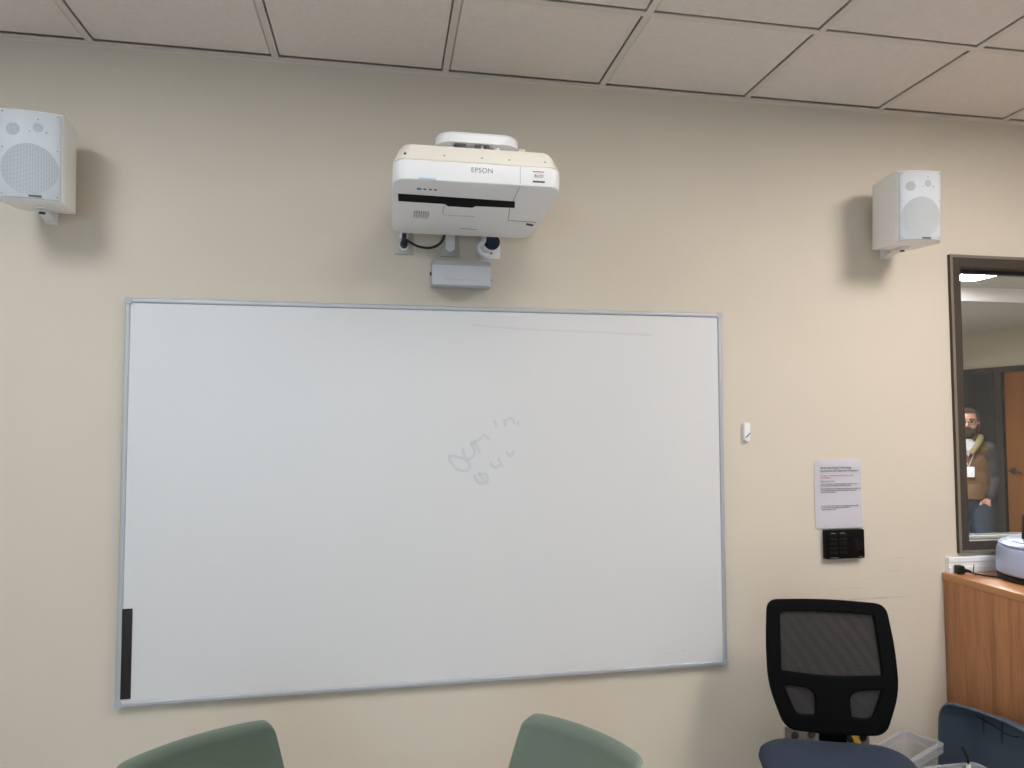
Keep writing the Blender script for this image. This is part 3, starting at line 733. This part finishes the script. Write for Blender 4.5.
# ------------------------------------------------------------------ green shell chairs
def green_chair(label, loc, rz):
    t = thing('shell_chair', label, 'chair', loc, rz)
    nu, nv = 48, 40; bm = B(); g = []
    for j in range(nv+1):
        f = j/nv; z = .46+.30*f
        w = .215-.03*f**1.5 if z > .5 else .215
        yb = .17+.095*f
        back = 0.0
        if f > .94: back = (f-.94)/.06; yb += .026*back; z = .46+.30*.94+.015*(1-max(0, 1-back)**1.5)
        row = []
        for i in range(nu+1):
            s = -1+2*i/nu
            dz = -.010*abs(s)**30*f**6
            row.append(bm.verts.new((s*w, yb+.035*(1-s*s)-.02-.006*abs(s)**12, z+dz)))
        g.append(row)
    for j in range(nv):
        for i in range(nu): bm.faces.new((g[j][i], g[j][i+1], g[j+1][i+1], g[j+1][i]))
    bmesh.ops.solidify(bm, geom=bm.faces[:], thickness=.008)
    lob('backrest', bm, M['green'], t, smooth=60)
    bm = B()
    prism(bm, roundpoly([(-.215, .18), (-.225, -.22), (.225, -.22), (.215, .18)], .05, 6), lambda p: (p[0], p[1], .445), lambda p: (p[0], p[1], .458))
    lob('seat', bm, M['green'], t)
    for sx in (-1, 1):
        for sy in (-1, 1):
            bm = tube(B(), [(sx*.16, sy*.12, .442), (sx*.20, sy*.18, .3), (sx*.23, sy*.22, .004)], .011, 12); lob('leg', bm, M['chrome'], t)
    return t
green_chair('sage green plastic shell chair at the bottom left of the photo', (.872, -.905, 0), R(33))
t2 = None
def copy_chair(src, label, loc, rz):
    c = copy_tree(src); c.location = loc; c.rotation_euler = (0, 0, rz); c['label'] = label; return c
src = [o for o in C.objects if o.name.startswith('shell_chair')][0]
src['group'] = 'green shell chairs'
copy_chair(src, 'sage green plastic shell chair at the bottom centre below the whiteboard', (1.462, -.97, 0), R(-56))

# ------------------------------------------------------------------ blue task chair with mesh back
ch = thing('task_chair', 'black mesh back task chair with a blue fabric seat against the wall', 'chair', (2.667, -.482, 0), R(-20))
TB = Matrix.Translation((-.004, .22, .893)) @ Matrix.Rotation(R(-12), 4, 'X') @ Matrix.Rotation(PI/2, 4, 'X') @ Matrix.Scale(.957, 4)   # XY plane of outline to the reclined back
outl = roundpoly([(-.203, .002), (0, .012), (.203, .002), (.216, -.14), (.217, -.29), (.165, -.437), (0, -.447), (-.165, -.437), (-.217, -.29), (-.216, -.14)], [.035, .1, .035, .05, .06, .04, .05, .04, .06, .05])
hw_ = roundpoly([(-.168, -.03), (0, -.024), (.168, -.03), (.178, -.245), (0, -.262), (-.178, -.245)], [.018, .08, .018, .01, .1, .01])
hl = roundpoly([(-.175, -.283), (-.085, -.292), (-.055, -.315), (-.055, -.392), (-.13, -.395)], [.012, .02, .02, .012, .03])
hr = [(-x, y) for x, y in hl][::-1]
def bend(me):   # the sides wrap forward a little, the middle bulges
    b = B(); b.from_mesh(me); bmesh.ops.remove_doubles(b, verts=b.verts[:], dist=1e-5); bmesh.ops.triangulate(b, faces=b.faces[:])
    for q in range(5):
        es = [e for e in b.edges if e.calc_length() > .022]
        if not es: break
        bmesh.ops.subdivide_edges(b, edges=es, cuts=1); bmesh.ops.triangulate(b, faces=b.faces[:])
    for v in b.verts: v.co.z += .018*(v.co.x/.21)**2+.008*math.sin((v.co.y+.45)/.45*PI)
    b.to_mesh(me); b.free(); return me
me = curve_mesh([outl, hw_, hl, hr], .009, .005); bend(me); me.transform(TB); lob('back_frame', me, M['frame_black'], ch)
for hole, nm in ((hw_, 'mesh_panel'), (hl, 'lumbar_mesh'), (hr, 'lumbar_mesh')):
    xs_ = [p[0] for p in hole]; ys_ = [p[1] for p in hole]; cxh = sum(xs_)/len(xs_); cyh = sum(ys_)/len(ys_)
    big = [(cxh+(p[0]-cxh)*1.03, cyh+(p[1]-cyh)*1.03) for p in hole]
    me = curve_mesh([big], .0006, 0); bend(me); me.transform(TB); lob(nm, me, M['mesh'], ch)
bm = B(); box(bm, -.045, .045, .15, .175, .30, .53, .008); box(bm, -.045, .045, -.05, .17, .36, .385, .008); lob('back_support', bm, M['frame_black'], ch)
# seat cushion
bm = B()
def sring(ins, z): return [(p[0]-.022, p[1], z(p)-.012) for p in rrect(-.245+ins, .245-ins, -.33+ins, .155-ins, max(.11-ins*.6, .02), 8)]
fz = lambda base: (lambda p: base-.0)
loft(bm, [sring(.03, fz(.400)), sring(.008, fz(.405)), sring(0, fz(.425)), sring(.004, fz(.443)), sring(.02, fz(.457)), sring(.05, fz(.464)), sring(.1, fz(.466))])
lob('seat', bm, M['seatblue'], ch, smooth=70)
bm = B(); box(bm, -.16, .09, -.2, .06, .36, .399, .01); lob('seat_mechanism', bm, M['frame_black'], ch)
bm = cyl(B(), (-.03, -.07, .12), (-.03, -.07, .37), .027, .022, 18); lob('gas_lift', bm, M['frame_black'], ch)
for k in range(5):
    a = R(90+72*k); bm = B(); e = Vector((-.03+.27*math.cos(a), -.07+.27*math.sin(a), .085))
    tube(bm, [(-.03, -.07, .125), tuple((Vector((-.03, -.07, .125))+e)/2), tuple(e)], .02, 10)
    cyl(bm, e+Vector((0, 0, -.03)), e, .008, n=10)
    l = lob('leg', bm, M['frame_black'], ch)
    cyl(bm2 := B(), e+Vector((math.sin(a)*.022, -math.cos(a)*.022, -.057)), e+Vector((-math.sin(a)*.022, math.cos(a)*.022, -.057)), .028, n=18); lob('castor', bm2, M['frame_black'], l)

# ------------------------------------------------------------------ slate blue plastic tub on its side against the cabinet
tb = thing('plastic_tub', 'slate blue plastic tub standing on its side against the cabinet end', 'tub', (3.38, -.42, 0))
# opening plane: u along -y (0 at the wall end), v up; depth toward +x
yo = -.128
def tp(u, v, d): return (3.325+d-(.5-v)*.06, yo-u, v)
top_o = lambda ins: roundpoly([(ins, .005+ins), (ins, .452-ins), (.20, .490-ins), (.40, .498-ins), (.62-ins, .44-ins), (.62-ins, .005+ins)], [.04, .075-ins*.5, .1, .12, .09, .04], 7)
bm = B()
def trg(ins, d): return [tp(p[0], p[1], d) for p in top_o(ins)]
loft(bm, [trg(.012, .002), trg(.0, .0), trg(-.004, .004), trg(.0, .012), trg(.010, .012), trg(.03, .10), trg(.045, .112), trg(.15, .112)][::-1] if False else [trg(.15, .116), trg(.045, .116), trg(.028, .10), trg(.002, .014), trg(-.001, .014), trg(-.003, .006), trg(-.001, 0.002), trg(.003, 0), trg(.006, .004), trg(.025, .095), trg(.048, .110), trg(.15, .110)])
lob_ = obj('shell', bm, M['tub'], tb, smooth=50)
bm = B()
fl = lambda u, v: tp(u, v, .1085)
tube(bm, [fl(.05, .412), fl(.075, .41), fl(.14, .406), fl(.21, .40), fl(.25, .412)], .003, 8)
for u in (.10, .18): tube(bm, [fl(u, .44), fl(u, .36)], .003, 8)
obj('grip_ribs', bm, M['tubdark'], tb)

# ------------------------------------------------------------------ clear totes
def tote(label, loc, rot, w, d, h, band=.012, rr=.03):
    t = thing('storage_box', label, 'storage box', loc); t.rotation_euler = rot
    def rg(ins, z): return [(p[0], p[1], z) for p in rrect(-w/2+ins, w/2-ins, -d/2+ins, d/2-ins, rr, 5)]
    ta = min(.02, d*.08)
    bm = loft(B(), [rg(ta+.03, .004), rg(ta+.004, .004), rg(ta*.4+.004, h*.6), rg(.004, h-.006), rg(.0, h-.006), rg(ta*.4, h*.6), rg(ta, 0), rg(ta+.03, 0)])
    lob('bin', bm, M['clear'], t, smooth=40)
    rim = loft(B(), [rg(.004, h-band), rg(-.010, h-band), rg(-.012, h-.004), rg(-.008, h), rg(.004, h)], False, False)
    for k in range(0): pass
    lob('rim', rim, M['clearrim'], t, smooth=40)
    return t
tote('clear plastic storage box wedged in the corner between the blue seat and the tub', (3.132, -.185, 0), (0, 0, R(25)), .24, .13, .325, .035, .015)
tt = tote('open clear plastic storage box standing in front of the slate blue tub', (3.135, -.53, 0), (0, 0, 0), .22, .30, .34)
pn = thing('marker_pen', 'black and green pen standing up out of the clear storage box', 'pen', (3.16, -.43, .0045)); pn.rotation_euler = (R(-6), R(7), 0)
lob('barrel', cyl(B(), (0, 0, .14), (0, 0, .315), .008, n=14), M['pengreen'], pn)
lob('grip', cyl(B(), (0, 0, .315), (0, 0, .345), .009, .007, n=14), M['penwhite'], pn)
lob('cap', tube(B(), [(0, 0, .345), (-.006, 0, .365), (-.018, .01, .40)], .005, 10), M['black'], pn)
lob('shaft', cyl(B(), (0, 0, 0), (0, 0, .14), .007, n=14), M['penwhite'], pn)

# ------------------------------------------------------------------ person beyond the glass
pe = thing('person', 'bearded person in brown jacket with dark sleeves and a badge, standing beyond the window', 'person', (6.073, 2.6, -.012), R(-43.5))
def figure():
    b = B()
    ball(b, (0, .01, 1.535), .082, (.93, 1.12, 1.30)); ball(b, (0, -.03, 1.475), .06, (.95, .9, .95))
    ball(b, (0, -.088, 1.512), .014, (1, 1.2, 1.6)); ball(b, (0, -.1, 1.50), .013, (1.2, 1, .8))
    ball(b, (0, -.082, 1.462), .02, (1.3, .6, .45)); ball(b, (0, -.078, 1.552), .03, (1.9, .5, .5))
    for s in (-1, 1): ball(b, (s*.082, .015, 1.515), .022, (.4, .8, 1.3)); 
    cap(b, (0, .02, 1.46), (0, .03, 1.36), .058, .065)
    ball(b, (0, .02, 1.30), .1, (1.7, 1.05, .75)); ball(b, (0, .02, 1.17), .1, (1.55, 1.1, 1.6)); ball(b, (0, .0, 1.0), .1, (1.5, 1.15, 1.5)); ball(b, (0, .01, .87), .1, (1.6, 1.1, 1.1))
    for s in (-1, 1):
        cap(b, (s*.15, .02, 1.315), (s*.19, .05, 1.06), .048, .038); cap(b, (s*.19, .05, 1.06), (s*.135, -.07, .92), .036, .028)
        # hand: palm and fingers sliding into the pocket, thumb hooked outside
        ball(b, (s*.118, -.072, .875), .04, (.8, .45, 1.1))
        for q in range(4):
            x = s*(.092+q*.016); l = (.055, .07, .068, .052)[q]
            cap(b, (x, -.07, .84), (x-s*.004, -.062, .84-l*.6), .0085, .008); cap(b, (x-s*.004, -.062, .84-l*.6), (x-s*.004, -.055, .84-l), .008, .007)
        cap(b, (s*.10, -.09, .885), (s*.078, -.108, .862), .010, .009); cap(b, (s*.078, -.108, .862), (s*.072, -.108, .842), .009, .008)
        cap(b, (s*.085, .0, .84), (s*.10, -.01, .47), .085, .055); cap(b, (s*.10, -.01, .47), (s*.11, .03, .08), .052, .036)
        ball(b, (s*.11, -.03, .04), .045, (.85, 2.2, .8))
    return remesh(b, .009, 2)
lob('body', figure(), M['skin'], pe, smooth=60)
b = B()   # jacket torso
ball(b, (0, .02, 1.30), .1, (1.65, 1.2, .85)); ball(b, (0, .02, 1.17), .1, (1.56, 1.28, 1.6)); ball(b, (0, .0, 1.03), .1, (1.52, 1.33, 1.35)); cyl(b, (0, .01, 1.0), (0, .01, .885), .148, .152, 28)
lob('jacket', remesh(b, .012, 3), M['tan'], pe, smooth=60)
for s in (-1, 1):
    b = B(); ball(b, (s*.148, .02, 1.315), .066, (1, 1, .95)); cap(b, (s*.152, .02, 1.31), (s*.192, .05, 1.06), .060, .051); cap(b, (s*.192, .05, 1.06), (s*.138, -.066, .925), .049, .041)
    ball(b, (s*.115, .03, 1.25), .068, (1, 1.15, 1.4)); cap(b, (s*.135, .03, 1.2), (s*.142, .03, .93), .05, .045)
    lob('sleeve', remesh(b, .010, 2), M['leather'], pe, smooth=60, label='dark sleeve and side panel')
b = B()
for s in (-1, 1): tube(b, [(s*.02, -.125, 1.27), (s*.06, -.105, 1.33), (s*.085, -.045, 1.385), (s*.08, .05, 1.41), (0, .1, 1.415)], .026, 12, flat=.8)
lob('hood', b, M['khaki'], pe, smooth=60)
b = B(); ball(b, (0, -.04, 1.335), .055, (1.1, 1, 1)); prism(b, [(-.055, 1.36), (.055, 1.36), (.0, 1.24)], lambda p: (p[0], -.10-(1.36-p[1])*.30, p[1]), lambda p: (p[0], -.085-(1.36-p[1])*.3, p[1]))
lob('shirt', b, M['shirt'], pe)
b = B(); ball(b, (0, .012, .87), .1, (1.68, 1.2, 1.05))
for s in (-1, 1): cap(b, (s*.085, .0, .83), (s*.10, -.01, .47), .094, .066); cap(b, (s*.10, -.01, .47), (s*.11, .025, .09), .064, .055)
lob('trousers', remesh(b, .012, 2), M['jeans'], pe, smooth=60)
for s in (-1, 1):
    b = B(); ball(b, (s*.11, -.035, .05), .05, (.95, 2.3, .85)); box(b, s*.11-.045, s*.11+.045, -.145, .07, 0.001, .02, .008); lob('shoe', remesh(b, .008, 2), M['shoe'], pe, smooth=60)
b = B(); ball(b, (0, .022, 1.56), .087, (.97, 1.14, 1.08)); cut = [v for v in b.verts if v.co.y < -.045 and v.co.z < 1.60 or v.co.z < 1.535 and v.co.y < .03 or v.co.z < 1.49]
bmesh.ops.delete(b, geom=cut, context='VERTS'); bmesh.ops.solidify(b, geom=b.faces[:], thickness=-.006)
lob('hair', b, M['hair'], pe, smooth=60)
b = B(); ball(b, (0, -.038, 1.448), .062, (1.02, .92, .95)); cut = [v for v in b.verts if v.co.z > 1.484 or v.co.y > .03]
bmesh.ops.delete(b, geom=cut, context='VERTS'); ball(b, (0, -.092, 1.484), .011, (2.6, .6, .6)); 
for s in (-1, 1): cap(b, (s*.068, -.02, 1.46), (s*.078, -.005, 1.51), .014, .008)
lob('beard', b, M['beard'], pe, smooth=60)
b = B()
for s in (-1, 1):
    cx_ = s*.034; tube(b, [(cx_+.025*math.cos(2*PI*k/16), -.098+.0*k, 1.528+.017*math.sin(2*PI*k/16)) for k in range(17)], .0026, 6, smooth=False); tube(b, [(s*.06, -.096, 1.532), (s*.086, .0, 1.53)], .0024, 6)
tube(b, [(-.01, -.1, 1.532), (.01, -.1, 1.532)], .0024, 6)
lob('glasses', b, M['black'], pe)
b = B()
for s in (-1, 1): ball(b, (s*.032, -.0795, 1.530), .010, (1.2, .8, .8)); tube(b, [(s*.014, -.093, 1.552), (s*.034, -.094, 1.557), (s*.055, -.086, 1.552)], .0045, 6)
islands('eye', b, M['hair'], pe, False)
b = B()
for s in (-1, 1): tube(b, [(s*.065, -.10, 1.36), (s*.04, -.125, 1.27), (0, -.152, 1.16)], .003, 6)
lob('lanyard', b, M['shirt'], pe)
b = box(B(), -.04, .04, -.162, -.158, 1.075, 1.16, .001); lob('badge', b, M['badge'], pe)

# ------------------------------------------------------------------ light
def area(name, loc, rot, sx, sy, power, col):
    l = bpy.data.lights.new(name, 'AREA'); l.shape = 'RECTANGLE'; l.size = sx; l.size_y = sy; l.energy = power; l.color = col
    o = bpy.data.objects.new(name, l); C.objects.link(o); o.location = loc; o.rotation_euler = rot; return o
w = bpy.data.worlds.new('sky'); sc.world = w; w.use_nodes = True
w.node_tree.nodes['Background'].inputs[0].default_value = (.62, .78, 1, 1); w.node_tree.nodes['Background'].inputs[1].default_value = .8
area('window_daylight', (-.2, YB-.3, 1.6), (R(90), 0, 0), 3.5, 1.4, 42, (.50, .82, 1))

# ------------------------------------------------------------------ camera
cam = bpy.data.cameras.new('camera'); co = bpy.data.objects.new('camera', cam); C.objects.link(co)
co.location = (1.1805, -2.578, 1.5587); co.rotation_euler = (1.6199, .0023, -.1804)
cam.sensor_fit = 'HORIZONTAL'; cam.sensor_width = 36; cam.lens = 698.85*36/1024; cam.clip_start = .05; cam.clip_end = 60
sc.camera = co
sc.view_settings.view_transform = 'Standard'; sc.view_settings.look = 'None'; sc.view_settings.gamma = 1; sc.view_settings.use_curve_mapping = False
sc.view_settings.exposure = .10
